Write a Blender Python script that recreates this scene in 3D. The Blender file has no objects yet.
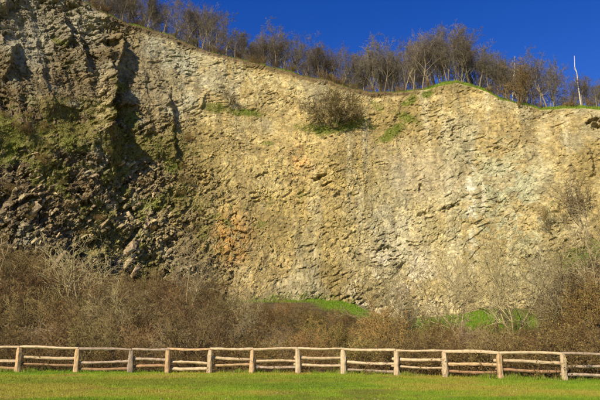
import bpy, math, random
import numpy as np
from mathutils import Vector, Matrix

R = math.radians
rng = np.random.default_rng(7)
random.seed(7)
sc = bpy.context.scene
col = sc.collection

# ------------------------------------------------------------------ camera, sky, sun, exposure
EYE = 2.0
PITCH = math.atan(128 / 600)
cd = bpy.data.cameras.new("camera"); cam = bpy.data.objects.new("camera", cd); col.objects.link(cam)
cd.sensor_width = 36; cd.lens = 36; cd.clip_start = 0.1; cd.clip_end = 3000
cam.location = (0, 0, EYE); cam.rotation_euler = (math.pi / 2 + PITCH, 0, 0)
sc.camera = cam

SUN_AZ = R(33)      # the sun stands behind the camera, this far round to the left
SUN_EL = R(36)
world = bpy.data.worlds.new("World"); sc.world = world; world.use_nodes = True
wn = world.node_tree; wn.nodes.clear()
sky = wn.nodes.new("ShaderNodeTexSky"); sky.sky_type = 'NISHITA'; sky.sun_disc = False
sky.sun_elevation = SUN_EL; sky.sun_rotation = math.pi + SUN_AZ
sky.altitude = 600; sky.air_density = 1.0; sky.dust_density = 0.1; sky.ozone_density = 3.0
hs = wn.nodes.new("ShaderNodeHueSaturation"); hs.inputs["Saturation"].default_value = 1.38; hs.inputs["Hue"].default_value = 0.526
bg = wn.nodes.new("ShaderNodeBackground"); bg.inputs["Strength"].default_value = 0.086
wo = wn.nodes.new("ShaderNodeOutputWorld")
wn.links.new(sky.outputs[0], hs.inputs["Color"]); wn.links.new(hs.outputs[0], bg.inputs["Color"]); wn.links.new(bg.outputs[0], wo.inputs[0])

sd = bpy.data.lights.new("sun", 'SUN'); sun = bpy.data.objects.new("sun", sd); col.objects.link(sun)
sd.energy = 5.0; sd.angle = R(0.5); sd.color = (1.0, 0.895, 0.69)
to_sun = Vector((-math.sin(SUN_AZ) * math.cos(SUN_EL), -math.cos(SUN_AZ) * math.cos(SUN_EL), math.sin(SUN_EL)))
sun.rotation_euler = to_sun.to_track_quat('Z', 'Y').to_euler()
sun.location = to_sun * 60
sc.view_settings.view_transform = 'Standard'; sc.view_settings.look = 'None'
sc.view_settings.exposure = 0.6; sc.view_settings.gamma = 1.0

# ------------------------------------------------------------------ helpers
CP, SP = math.cos(PITCH), math.sin(PITCH)
def at(px, py, Y):
    """surveying: the point at depth Y seen at (px, py) of the 600 x 400 photograph"""
    a = (np.asarray(px, float) - 300) / 600; b = (200 - np.asarray(py, float)) / 600
    dy = CP - b * SP; dz = SP + b * CP
    k = Y / dy
    return a * k, Y + 0 * a, EYE + dz * k
def proj(X, Y, Z):
    z = Z - EYE
    d = Y * CP + z * SP; u = -Y * SP + z * CP
    return 300 + 600 * X / d, 200 - 600 * u / d

def hsh(i, j, s):
    i = i.astype(np.int64); j = j.astype(np.int64)
    h = (i * 374761393 + j * 668265263 + s * 974634777) & 0xffffffff
    h = ((h ^ (h >> 13)) * 1274126177) & 0xffffffff
    h = ((h ^ (h >> 16)) * 2246822519) & 0xffffffff
    return ((h ^ (h >> 15)) & 0xffffff) / float(0xffffff)
def vn(x, y, s=0):
    xi = np.floor(x); yi = np.floor(y); fx = x - xi; fy = y - yi
    fx = fx * fx * fx * (fx * (fx * 6 - 15) + 10); fy = fy * fy * fy * (fy * (fy * 6 - 15) + 10)
    a = hsh(xi, yi, s); b = hsh(xi + 1, yi, s); c = hsh(xi, yi + 1, s); d = hsh(xi + 1, yi + 1, s)
    return (a * (1 - fx) + b * fx) * (1 - fy) + (c * (1 - fx) + d * fx) * fy
def fbm(x, y, s=0, o=5, g=0.5):
    x = np.asarray(x, float); y = np.asarray(y, float)
    r = 0; a = 1; t = 0
    for k in range(o):
        r = r + a * (vn(x, y, s + k * 17) - 0.5) * 2; t += a; a *= g
        x, y = (x * 0.8 - y * 0.6) * 2.03 + 11.3, (x * 0.6 + y * 0.8) * 2.03 + 5.7
    return r / t
def ridged(x, y, s=0, o=4):
    r = 0; a = 1; t = 0
    for k in range(o):
        r = r + a * (1 - np.abs(vn(x, y, s + k * 31) - 0.5) * 2); t += a; a *= 0.55
        x, y = (x * 0.8 - y * 0.6) * 2.1 + 3.1, (x * 0.6 + y * 0.8) * 2.1 + 7.7
    return r / t
def facets(x, z, size, s, ang=0.0, asp=1.0, tilt=1.0):
    """broken faces of rock: every cell is its own tilted plane; returns height, cell value, distance to the crack"""
    c, n = math.cos(ang), math.sin(ang)
    u = (x * c + z * n) / size; v = (-x * n + z * c) / (size * asp)
    wu = fbm(u * .9, v * .9, s + 50, 4, .6); wv = fbm(u * .9 + 31, v * .9, s + 60, 4, .6)
    u = u + 0.85 * wu; v = v + 0.85 * wv
    ui = np.floor(u); vi = np.floor(v)
    d1 = np.full(u.shape, 9.0); d2 = np.full(u.shape, 9.0); h = np.zeros(u.shape); cid = np.zeros(u.shape)
    for di in (-1, 0, 1):
        for dj in (-1, 0, 1):
            gi = ui + di; gj = vi + dj
            ru = u - gi - hsh(gi, gj, s); rv = v - gj - hsh(gi, gj, s + 1)
            d = ru * ru + rv * rv
            hh = (hsh(gi, gj, s + 2) - .5) * 1.1 + tilt * ((hsh(gi, gj, s + 3) - .5) * ru + (hsh(gi, gj, s + 4) - .35) * rv) * 1.6
            m = d < d1
            d2 = np.where(m, d1, np.minimum(d2, d)); h = np.where(m, hh, h)
            cid = np.where(m, hsh(gi, gj, s + 7), cid); d1 = np.where(m, d, d1)
    return h, cid, np.sqrt(d2) - np.sqrt(d1)
def ss(e0, e1, x):
    t = np.clip((x - e0) / (e1 - e0), 0, 1); return t * t * (3 - 2 * t)
def blob(px, py, cx, cy, rx, ry, rot=0.0, soft=0.5):
    c, n = math.cos(R(rot)), math.sin(R(rot))
    dx = px - cx; dy = py - cy
    u = (dx * c + dy * n) / rx; v = (-dx * n + dy * c) / ry
    return 1 - ss(1 - soft, 1 + soft, np.sqrt(u * u + v * v))

def mesh(name, V, F, mats, colr=None, midx=None, smooth=False):
    """V (n,3), F list of (m,k) index arrays; colr (n,3) or None"""
    me = bpy.data.meshes.new(name)
    V = np.asarray(V, np.float32)
    if not isinstance(F, list): F = [F]
    F = [np.asarray(f, np.int32) for f in F]
    me.vertices.add(len(V)); me.vertices.foreach_set("co", V.ravel())
    loops = np.concatenate([f.ravel() for f in F])
    tot = np.concatenate([np.full(len(f), f.shape[1], np.int32) for f in F])
    st = np.concatenate([[0], np.cumsum(tot)[:-1]]).astype(np.int32)
    me.loops.add(len(loops)); me.loops.foreach_set("vertex_index", loops)
    me.polygons.add(len(tot)); me.polygons.foreach_set("loop_start", st); me.polygons.foreach_set("loop_total", tot)
    if midx is not None: me.polygons.foreach_set("material_index", np.asarray(midx, np.int32))
    me.polygons.foreach_set("use_smooth", np.full(len(tot), bool(smooth)))
    for m in (mats if isinstance(mats, (list, tuple)) else [mats]): me.materials.append(m)
    me.update(calc_edges=True); me.validate()
    if colr is not None:
        a = me.color_attributes.new("Col", 'FLOAT_COLOR', 'POINT')
        c = np.ones((len(V), 4), np.float32); c[:, :3] = np.clip(colr, 0, 1); a.data.foreach_set("color", c.ravel())
    return me
def obj(name, me, parent=None, label=None, cat=None, group=None, kind=None, loc=None):
    o = bpy.data.objects.new(name, me); col.objects.link(o)
    if parent is not None: o.parent = parent
    tag(o, label, cat, group, kind)
    if loc is not None: o.location = loc
    return o
def tag(o, label=None, cat=None, group=None, kind=None):
    if label: o["label"] = label
    if cat: o["category"] = cat
    if group: o["group"] = group
    if kind: o["kind"] = kind
def copy_tree(o, parent=None):
    c = o.copy(); col.objects.link(c); c.parent = parent
    for ch in o.children: copy_tree(ch, c)
    return c
def gridfaces(nr, nc):
    i = np.arange(nr - 1)[:, None] * nc + np.arange(nc - 1)[None]
    return np.stack([i, i + 1, i + nc + 1, i + nc], -1).reshape(-1, 4)

# ------------------------------------------------------------------ materials
def mat(name, base=(.3, .3, .3), rough=0.9, attr=False, var=0.25, scale=3.0, bump=0.0, bscale=8.0, objvar=0.0, transl=0.0, spec=0.2, hue=0.0):
    m = bpy.data.materials.new(name); m.use_nodes = True
    nt = m.node_tree; N = nt.nodes; L = nt.links
    p = N["Principled BSDF"]; p.inputs["Roughness"].default_value = rough; p.inputs["Specular IOR Level"].default_value = spec
    tc = N.new("ShaderNodeTexCoord")
    if attr:
        a = N.new("ShaderNodeAttribute"); a.attribute_name = "Col"; src = a.outputs["Color"]
    else:
        a = N.new("ShaderNodeRGB"); a.outputs[0].default_value = (*base, 1); src = a.outputs[0]
    no = N.new("ShaderNodeTexNoise"); no.inputs["Scale"].default_value = scale; no.inputs["Detail"].default_value = 6; no.inputs["Roughness"].default_value = 0.65
    L.new(tc.outputs["Object"], no.inputs["Vector"])
    mr = N.new("ShaderNodeMapRange"); mr.inputs[1].default_value = 0.3; mr.inputs[2].default_value = 0.7
    mr.inputs[3].default_value = 1 - var; mr.inputs[4].default_value = 1 + var
    L.new(no.outputs["Fac"], mr.inputs[0])
    h = N.new("ShaderNodeHueSaturation"); L.new(src, h.inputs["Color"])
    if objvar:
        oi = N.new("ShaderNodeObjectInfo")
        m2 = N.new("ShaderNodeMapRange"); m2.inputs[3].default_value = 1 - objvar; m2.inputs[4].default_value = 1 + objvar
        L.new(oi.outputs["Random"], m2.inputs[0])
        mu = N.new("ShaderNodeMath"); mu.operation = 'MULTIPLY'; L.new(mr.outputs[0], mu.inputs[0]); L.new(m2.outputs[0], mu.inputs[1])
        L.new(mu.outputs[0], h.inputs["Value"])
        if hue:
            m4 = N.new("ShaderNodeMath"); m4.operation = 'MULTIPLY'; m4.inputs[1].default_value = 7.31; L.new(oi.outputs["Random"], m4.inputs[0])
            m5 = N.new("ShaderNodeMath"); m5.operation = 'FRACT'; L.new(m4.outputs[0], m5.inputs[0])
            m3 = N.new("ShaderNodeMapRange"); m3.inputs[3].default_value = 0.5 - hue; m3.inputs[4].default_value = 0.5 + hue
            L.new(m5.outputs[0], m3.inputs[0]); L.new(m3.outputs[0], h.inputs["Hue"])
    else:
        L.new(mr.outputs[0], h.inputs["Value"])
    L.new(h.outputs[0], p.inputs["Base Color"])
    if bump:
        n2 = N.new("ShaderNodeTexNoise"); n2.inputs["Scale"].default_value = bscale; n2.inputs["Detail"].default_value = 8; n2.inputs["Roughness"].default_value = 0.7
        L.new(tc.outputs["Object"], n2.inputs["Vector"])
        b = N.new("ShaderNodeBump"); b.inputs["Strength"].default_value = 1.0; b.inputs["Distance"].default_value = bump
        L.new(n2.outputs["Fac"], b.inputs["Height"]); L.new(b.outputs[0], p.inputs["Normal"])
    if transl:
        t = N.new("ShaderNodeBsdfTranslucent"); L.new(h.outputs[0], t.inputs["Color"])
        mx = N.new("ShaderNodeMixShader"); mx.inputs[0].default_value = transl
        L.new(p.outputs[0], mx.inputs[1]); L.new(t.outputs[0], mx.inputs[2]); L.new(mx.outputs[0], N["Material Output"].inputs[0])
    return m
M_rock = mat("cliff_rock", attr=True, var=0.38, scale=2.4, bump=0.13, bscale=3.6)
M_ground = mat("ground_cover", attr=True, var=0.25, scale=5, bump=0.05, bscale=14)
M_hill = mat("hilltop_turf", attr=True, var=0.3, scale=2, bump=0.08, bscale=5)
M_stone = mat("basalt_stone", base=(.35, .265, .145), var=0.45, scale=2.5, bump=0.06, bscale=4, objvar=0.35, hue=0.012)
M_rubble = mat("rubble_stone", attr=True, var=0.3, scale=3, bump=0.04, bscale=6)
M_grass = mat("grass_blade", attr=True, var=0.1, rough=0.7, transl=0.35)
M_bark = mat("tree_bark", base=(.20, .16, .10), var=0.3, scale=4, objvar=0.25, hue=0.01)
M_twig = mat("tree_twig", base=(.17, .14, .10), var=0.25, scale=2, objvar=0.3, hue=0.012)
M_deadwood = mat("bleached_wood", base=(.50, .44, .34), var=0.2, scale=5)
M_shrub = [mat("shrub_twig_brown", base=(.165, .115, .044), var=0.4, objvar=0.5, hue=0.018),
           mat("shrub_twig_grey", base=(.24, .18, .09), var=0.35, objvar=0.35, hue=0.012),
           mat("shrub_twig_ochre", base=(.24, .15, .045), var=0.35, objvar=0.45, hue=0.02),
           mat("shrub_twig_red", base=(.15, .09, .036), var=0.35, objvar=0.4, hue=0.012)]
M_dry = mat("dry_leaf", base=(.24, .16, .045), var=0.35, objvar=0.3, hue=0.03, transl=0.25)
M_green = mat("small_green_leaf", base=(.085, .115, .03), var=0.35, objvar=0.3, transl=0.25)
M_wood = [mat("split_wood_pale", base=(.43, .32, .19), var=0.28, scale=6, bump=0.02, bscale=14, objvar=0.12),
          mat("split_wood_tan", base=(.44, .29, .15), var=0.3, scale=6, bump=0.02, bscale=14, objvar=0.12),
          mat("split_wood_weathered", base=(.30, .225, .155), var=0.35, scale=6, bump=0.02, bscale=14, objvar=0.15),
          mat("split_wood_brown", base=(.28, .165, .085), var=0.35, scale=6, bump=0.02, bscale=14, objvar=0.15)]

# ------------------------------------------------------------------ the cliff: plan and rim
ctl_x = np.array([-420, -200, -60, 0, 50, 90, 118, 150, 200, 300, 400, 470, 540, 600, 700, 850, 1050.])
top_y = np.array([-150, -120, -60, -40, -20, 6, 19, 29, 48, 75, 92, 86, 107, 112, 118, 120, 120.])
top_D = np.array([56, 68, 77, 80, 83, 86, 89, 91, 94, 97, 98, 97, 94, 91, 84, 74, 60.])
foot_D = np.array([44, 54, 62, 65, 68, 71, 73, 76, 79, 82, 83, 82, 79, 75, 69, 60, 48.])
# rim read off more finely
rim_x = np.array([-420, -60, 0, 50, 80, 100, 118, 130, 150, 175, 200, 240, 280, 300, 325, 350, 372, 395, 425, 445, 458, 470, 485, 500, 540, 570, 600, 700, 1050.])
rim_y = np.array([-150, -60, -40, -18, 0, 11, 19, 24, 29, 37, 49, 60, 70, 75, 80, 88, 93, 92, 90, 84, 82, 86, 91, 98, 109, 108, 110, 118, 120.])
crest_x = np.array([-420, -60, 0, 50, 110, 150, 210, 250, 300, 345, 380, 400, 450, 480, 520, 545, 560, 600, 700, 1050.])
crest_y = np.array([235, 245, 252, 262, 283, 294, 302, 298, 297, 301, 315, 318, 314, 308, 308, 290, 268, 245, 228, 220.])
def sm(x, xs, ys):
    return (np.interp(x - 6, xs, ys) + np.interp(x, xs, ys) * 2 + np.interp(x + 6, xs, ys)) / 4

pxs = np.concatenate([np.linspace(-420, -30, 70, endpoint=False), np.linspace(-30, 630, 1010), np.linspace(630, 1050, 72)[1:]])
NR = 510
tt = np.linspace(0, 1, NR)
Dt = sm(pxs, ctl_x, top_D); Df = sm(pxs, ctl_x, foot_D)
tx, ty, tz = at(pxs, np.interp(pxs, rim_x, rim_y), Dt)
fx = (pxs - 300) / 600 * Df * 1.02; fy = Df; fz = np.zeros_like(Df)
T = tt[:, None]
# the face is steeper in its upper half and leans out to a foot slope
prof = T * 0.62 + 0.38 * T ** 0.45
prof = 1 - (1 - T) ** 1.25
X = fx + (tx - fx) * T; Z = fz + (tz - fz) * T
Y = fy + (ty - fy) * (0.75 * T + 0.25 * T * T)
# base normal
dXu = np.gradient(X, axis=1); dYu = np.gradient(Y, axis=1)
k = np.hypot(dXu, dYu) + 1e-9
NX = dYu / k; NY = -dXu / k
PX, PY = proj(X, Y, Z)
S = np.cumsum(np.hypot(np.diff(fx, prepend=fx[0]), np.diff(fy, prepend=fy[0])))[None] + 0 * Z   # length along the wall

def line_step(xs, ys, A, L, soft=1.5, fade=6):
    """rock left of the line stands proud by A metres, fading out L pixels leftwards"""
    ys = np.array(ys, float); xs = np.array(xs, float)
    lx = np.interp(PY, ys, xs) + 5.0 * fbm(PY / 9, PX / 14 + A, 91, 5, .6)
    d = lx - PX
    soft = soft + 1.5 * vn(PY / 7, PX * 0 + A, 92)
    r = ss(-soft, soft, d) * np.exp(-np.clip(d, 0, None) / L)
    return A * r * (.55 + .75 * vn(PY / 8, PX / 20 + A, 93)) * ss(ys[0] - fade, ys[0] + fade, PY) * (1 - ss(ys[-1] - fade, ys[-1] + fade, PY))

left = 1 - ss(115, 235, PX + 18 * fbm(PX / 40, PY / 40, 3) + 0.30 * (160 - PY))       # rough dark part
rough = 0.30 + 0.62 * left + 0.25 * blob(PX, PY, 385, 275, 45, 55) + 0.25 * blob(PX, PY, 330, 170, 45, 30) + 0.15 * blob(PX, PY, 520, 250, 60, 60)
smooth_k = 1 - .5 * ss(-.05, .45, fbm(S / 11, Z / 11, 193, 4))
for cx, cy, rx, ry, a in ((145, 70, 28, 38, .55), (195, 120, 24, 45, .45), (250, 95, 60, 26, .45), (380, 200, 26, 50, .3), (500, 110, 50, 20, .3), (430, 175, 40, 26, .5), (545, 160, 8, 60, .6), (470, 215, 7, 60, .4), (300, 240, 50, 30, .2)):
    smooth_k = smooth_k * (1 - a * blob(PX, PY, cx, cy, rx, ry, 0, .6))
rough = rough * smooth_k
rough = rough * (1 - 0.2 * blob(PX, PY, 145, 75, 26, 40)) * (1 - .55 * blob(PX, PY, 543, 165, 7, 45)) * (1 - .3 * blob(PX, PY, 400, 150, 40, 50))
big = 2.2 * fbm(S / 17, Z / 20, 21, 3) + 1.3 * (ridged(S / 6.5, Z / 19, 33, 4) - .55)
big = big * (0.7 + 0.5 * left) + .9 * (ridged(S / 11 + Z / 30, Z / 34, 35, 3) - .6) * (1 - left)
D = big + 1.8 * ss(114, 150, PY) * (1 - ss(85, 125, PX)) + left * (1 - ss(120, 160, PY)) * 2.0 * (ridged((S + .25 * Z) / 4.2, Z / 22, 36, 4) - .55)
D = D + line_step([104, 117, 121, 120, 112], [16, 30, 48, 62, 78], 2.5, 14)
D = D + line_step([60, 66, 70, 66], [12, 22, 36, 48], 1.8, 12)
D = D + line_step([78, 82, 84], [36, 52, 66], 1.5, 10)
D = D + line_step([111, 112, 108, 104], [78, 92, 112, 134], 2.8, 9)
D = D + line_step([16, 12, 5], [46, 66, 80], 2.5, 16)
D = D + line_step([8, 10], [2, 14], 2.0, 12)
D = D + line_step([170, 172, 176], [96, 125, 158], 1.6, 14)
D = D + line_step([208, 203], [95, 112], .6, 10)
D = D + line_step([553, 552, 556, 558], [122, 150, 185, 215], 1.0, 9) * (.15 + ss(.3, .65, vn(PY / 9, PX * 0, 12)))
D = D + line_step([588, 600], [112, 128], 1.4, 14, fade=3)
D = D + line_step([590, 594], [150, 175], 1.5, 10, fade=3)
D = D + line_step([402, 396, 398], [92, 120, 145], .35, 14)
# gullies that run down between the ribs on the left
D = D - .4 * blob(PX, PY, 128, 150, 16, 45, -12) * left - 1.0 * blob(PX, PY, 60, 130, 30, 16) - 1.0 * blob(PX, PY, 20, 150, 26, 16)
# caves and hollows
for cx, cy, rx, ry, a in ((593, 121, 5, 2.2, 1.6), (597, 126, 4, 3, 1.6), (318, 178, 6, 1.6, .9), (328, 184, 5, 1.3, .8), (449, 207, 9, 2, .8), (423, 186, 2.5, 3, .7), (506, 96, 5, 2.2, 1.2),
                          (423, 214, 5, 2.4, .7), (385, 250, 6, 4, .8), (402, 268, 5, 5, .8), (262, 176, 6, 1.6, .5), (498, 150, 4, 2, .4), (455, 128, 3, 2, .5)):
    D = D - a * blob(PX + 3.5 * fbm(PX / 5, PY / 5, 7, 3), PY + 3 * fbm(PX / 4, PY / 4, 17, 3) + .35 * (PX - cx), cx, cy, rx, ry, 0, .6) * (.6 + .8 * vn(PX / 2, PY / 2, 8))
wx = S + 1.1 * fbm(S / 5, Z / 5, 191, 4); wz = Z + 1.1 * fbm(S / 5, Z / 5, 192, 3)
# broken faces, three sizes
h1, c1, e1 = facets(S, Z, 5.0, 101, 0.5, 1.5)
h2, c2, e2 = facets(S, Z, 2.1, 202, -0.6, 1.4)
h3, c3, e3 = facets(S, Z, 0.85, 303, 0.3, 1.2)
h4, c4, e4 = facets(S, Z, 0.40, 404, -0.5, 1.2)
patchy = 0.55 + 0.9 * ss(-.25, .35, fbm(S / 7, Z / 7, 55, 4))
p2 = ss(-.3, .3, fbm(S / 5, Z / 6, 56, 4)); p3 = ss(-.3, .3, fbm(S / 3, Z / 3, 57, 4))
D = D + h1 * (.22 + .6 * left) * rough + h2 * (0.09 + .58 * left) * rough * patchy * p2 + h3 * (0.17 + .33 * left) * (rough + .08) * (.3 + p3) + h4 * 0.26 * (rough + .25) * (.5 + .7 * (1 - p3))
D = D - 0.3 * rough * (1 - ss(0, .10, e2)) * ss(.5, .7, vn(S / 4, Z / 4, 77)) - 0.10 * rough * (1 - ss(0, .16, e3)) * p3
g1 = ridged((wx * .82 + wz * .57) / 1.3, (wz * .82 - wx * .57) / .6, 188, 5)
g2 = ridged(wx / .9 + 40, wz / .8, 194, 4)
D = D + ((g1 - .5) * .10 + (g2 - .5) * .07) * (1 - left) * (.25 + 1.0 * ss(-.1, .4, fbm(S / 7, Z / 7, 189, 3))) * smooth_k
D = D + 0.16 * fbm(S * 1.3, Z * 1.3, 66, 4, .6) * (rough + .35)
# slanting beds of the loose rock
D = D + 0.42 * left * ss(170, 215, PY) * (ridged((wx * .62 - wz * .78) / .8, (wz * .62 + wx * .78) / 3.2, 88, 4) - .5) * 2.0
pit = ss(.66, .86, vn((wx * .9 + wz * .43) / .55, (wz * .9 - wx * .43) / .32, 301)) * ss(-.15, .35, fbm(S / 4, Z / 3, 302, 3))
pit2 = ss(.70, .88, vn((wx * .8 + wz * .6) / 1.4, (wz * .8 - wx * .6) / .5, 303)) * ss(.0, .4, fbm(S / 6, Z / 5, 304, 3))
D = D - .5 * pit * (.3 + rough) - .65 * pit2 * (.15 + rough)
pit3 = ss(.55, .75, vn((wx * .78 - wz * .62) / .55, (wz * .78 + wx * .62) / 1.7, 305)) * ss(-.2, .25, fbm(S / 3, Z / 3, 306, 3)) * ss(130, 200, PY)
D = D - 1.0 * pit3 * left
edge = ss(0, 0.02, 1 - T)
wt = 0.35 + 0.65 * edge
Xc = X + NX * D * wt; Yc = Y + NY * D * wt
Zc = Z + 0.25 * fbm(S * .5, Z * 0 + 3, 12, 4) * ss(.9, 1, T)
PX, PY = proj(Xc, Yc, Zc)

# --- colour of the rock (stains, moss, lichen, beds), with some shade painted in
def mix(a, b, f): return a + (np.asarray(b) - a) * f[..., None]
n1 = fbm(S / 9, Z / 9, 5, 5); n2 = fbm(S / 2.4, Z / 2.4, 6, 5); n3 = fbm(S / .7, Z / .7, 9, 4)
C = np.zeros(PX.shape + (3,)) + np.array([.315, .235, .093])
C = mix(C, [.41, .345, .165], ss(300, 420, PX) * ss(120, 200, PY) * .35)
C = mix(C, [.43, .35, .165], ss(-.05, .45, n2 * .6 + n3 * .6))
C = mix(C, [.25, .185, .065], ss(.0, .35, n1 + .3 * n2) * .8)
C = mix(C, [.26, .235, .145], ss(.05, .4, fbm(S / 5, Z / 8, 14, 5)) * .55)
C = mix(C, [.44, .33, .11], blob(PX, PY, 330, 195, 130, 70, 15, .7) * ss(-.3, .3, n2) * .5)
C = mix(C, [.46, .25, .06], np.clip(blob(PX, PY, 229, 240, 20, 26, 10, .7) * ss(-.5, .1, n3 + .4 * n2), 0, 1) * .95)
C = mix(C, [.50, .26, .08], blob(PX, PY, 300, 160, 10, 18, 0, .8) * ss(-.1, .3, n3) * .6)
C = mix(C, [.50, .27, .09], blob(PX, PY, 450, 213, 9, 9, 0, .8) * ss(-.1, .3, n3) * .6)
C = mix(C, [.32, .33, .20], blob(PX, PY, 500, 210, 52, 55, 0, .8) * ss(-.35, .25, n2 + .8 * n3) * .7)
C = mix(C, [.36, .35, .25], blob(PX, PY, 160, 70, 45, 45, 0, .6) * (.35 + .4 * ss(-.3, .3, n2)))
C = mix(C, [.36, .35, .25], blob(PX, PY, 385, 235, 40, 50, 0, .6) * .25)
C = mix(C, [.32, .265, .165], blob(PX, PY, 425, 175, 45, 28, 20, .6) * .6)
C = mix(C, [.60, .55, .40], blob(PX + 3 * n2, PY, 471, 220, 4, 58, 0, .8) * ss(-.4, .3, n2 + .6 * n3) * .8)
C = mix(C, [.60, .54, .38], blob(PX, PY, 483, 200, 2, 14, 0, .8) * .8)
C = mix(C, [.44, .37, .20], blob(PX, PY, 543, 165, 6, 50, 0, .8) * ss(-.4, .4, n2 + .5 * n3) * .6)
C = mix(C, [.58, .52, .38], blob(PX, PY, 395, 285, 40, 38, 0, .6) * ss(-.3, .4, n2 + .3 * n3) * .7)
streak = ss(.15, .5, fbm(S / 1.4, Z / 16, 44, 4))
C = mix(C, [.48, .42, .25], streak * .42 * (1 - left))
C = mix(C, [.19, .15, .075], ss(.15, .5, fbm(S / 1.8, Z / 18, 45, 4)) * .45)
# dark basalt and brown scree on the left, darkened further in place of shade
Ldark = np.zeros_like(C) + np.array([.19, .145, .075])
Ldark = mix(Ldark, [.28, .25, .16], ss(-.1, .35, n2) * .8)
Ldark = mix(Ldark, [.13, .09, .04], ss(-.05, .3, n1 + .4 * n3) * .8)
Ldark = mix(Ldark, [.40, .32, .155], blob(PX, PY, 130, 235, 45, 40, 0, .7) * .75)
Ldark = mix(Ldark, [.38, .35, .25], np.clip(blob(PX, PY, 30, 35, 26, 34, 0, .6) + blob(PX, PY, 85, 25, 22, 22, 0, .6), 0, 1) * .6)
Ldark = mix(Ldark, [.45, .35, .19], blob(PX, PY, 103, 105, 8, 30, 0, .6) * .8)
C = C * (1 - left[..., None]) + Ldark * .86 * left[..., None]  # whole left side lowered in albedo to deepen its shade
cell = .82 + .36 * c3; C = C * (0.35 + 0.65 * cell)[..., None] * (.9 + .2 * c2)[..., None]
C = C * (0.72 + .28 * ss(0, .12, e3))[..., None] * (.86 + .28 * ss(-.25, .25, fbm(wx / .45, wz / .35, 95, 4)))[..., None]  # shade of the cracks put into the colour, plus random fine mottling
# dark topsoil under the rim
soil = ss(.975, .992, T + .006 * n2) * (1 - ss(395, 430, PX)) 
C = mix(C, [.11, .07, .035], soil * .8)
# where moss and turf hold on
gn = fbm(S / 1.1, Z / 1.1, 71, 4); gn2 = fbm(S / 4, Z / 4, 73, 4)
G = np.zeros_like(PX)
for cx, cy, rx, ry, rot, a in ((216, 108, 13, 4.5, 5, 1.1), (242, 113, 19, 4.5, 8, 1.1), (265, 145, 10, 3, -10, .8), (318, 129, 20, 6, 6, 1.15), (347, 125, 18, 6, -12, 1.15), (372, 128, 8, 3, -10, .5),
                               (391, 134, 14, 5, -35, 1.1), (403, 116, 15, 5, 25, 1.05), (412, 100, 10, 4, -30, .8), (428, 94, 10, 3, -18, .9), (60, 42, 8, 3, 15, .9), (12, 142, 40, 22, 8, 1.0), (65, 130, 34, 12, 12, .8), (80, 145, 26, 12, 0, .8), (40, 165, 40, 10, 5, .5),
                               (172, 165, 14, 7, 55, .8), (185, 185, 14, 6, 45, .7), (130, 205, 20, 8, 20, .6), (155, 205, 20, 9, 10, .7), (210, 220, 20, 8, 10, .5), (205, 235, 10, 8, 10, .5), (290, 198, 26, 4, -10, .5), (120, 87, 10, 7, 60, .7), (130, 118, 14, 9, 30, .7),
                               (235, 208, 10, 3, 0, .6), (258, 224, 12, 3, -15, .5), (380, 107, 14, 4, 40, .6), (590, 250, 34, 9, -22, 1.0), (60, 268, 34, 5, 18, .8), (290, 300, 60, 6, 0, .6)):
    G = np.maximum(G, a * blob(PX, PY, cx, cy, rx, ry, rot, .7))
G = np.clip(G * 1.45 - .5 + 1.0 * gn, 0, 1)
G = np.maximum(G, .85 * left * ss(.04, .30, gn2 + .35 * gn) * ss(80, 130, PY) * (1 - .7 * ss(195, 230, PY) * (1 - ss(60, 130, PX))))
G = np.clip(G, 0, 1)
gb = mix(np.zeros_like(C) + np.array([.15, .165, .03]), [.19, .16, .05], ss(-.2, .4, gn2))
C = mix(C, 0, G * 0) * (1 - .85 * G[..., None]) + gb * (.85 * G[..., None])
nr, nc = PX.shape
Vc = np.stack([Xc, Yc, Zc], -1)
cliff = obj("cliff", mesh("cliff", Vc.reshape(-1, 3), gridfaces(nr, nc), M_rock, C.reshape(-1, 3)), kind="structure",
            label="tall tan rock face of the old quarry, dark and broken at its left", )

# surface normals of the displaced wall, for placing things on it
def wall_normals():
    du = np.gradient(Vc, axis=1); dv = np.gradient(Vc, axis=0)
    n = np.cross(du, dv); n /= np.linalg.norm(n, axis=-1, keepdims=True) + 1e-9
    return n
WN = wall_normals()
inner = (np.arange(nc) > 72) & (np.arange(nc) < nc - 75)

# ------------------------------------------------------------------ hilltop behind the rim
rimX, rimY, rimZ = Xc[-1], Yc[-1], Zc[-1]
back = np.array([0, .4, .8, 1.4, 2.2, 3.2, 4.5, 6.5, 9, 13, 18, 26, 40, 60, 90, 140.])
steep = np.interp(pxs, [-420, 80, 100, 300, 330, 400, 430, 450, 500, 520, 600, 700], [.35, .35, .5, .43, .38, .38, .52, .58, .52, .47, .52, .48])
HB = back[:, None]
Hz = rimZ + steep * np.minimum(HB, 3.2) + .12 * np.clip(HB - 3.2, 0, None) - .0006 * np.clip(HB - 3.2, 0, None) ** 2
Hx = rimX * (1 + HB / 120); Hy = rimY + HB
Hz = Hz + .22 * fbm(Hx / 1.2, Hy / 1.2, 15, 4) * ss(0, 1, HB)
hp, hq = proj(Hx, Hy, Hz)
gm = np.interp(pxs, [-420, 95, 130, 150, 240, 262, 300, 330, 420, 436, 505, 525, 545, 620], [.35, .3, .55, .25, .3, .6, .3, .45, .5, 1, 1, .35, 1, 1.])[None] + 0 * HB
gm = np.clip(gm - .12 + 1.1 * fbm(Hx / 1.6, Hy / 1.1, 19, 4), 0, 1)
HC = mix(np.zeros(Hx.shape + (3,)) + np.array([.13, .085, .04]), [.19, .26, .03], gm)
hill = obj("hilltop", mesh("hilltop", np.stack([Hx, Hy, Hz], -1).reshape(-1, 3), gridfaces(len(back), nc), M_hill, HC.reshape(-1, 3)), kind="structure")
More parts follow.
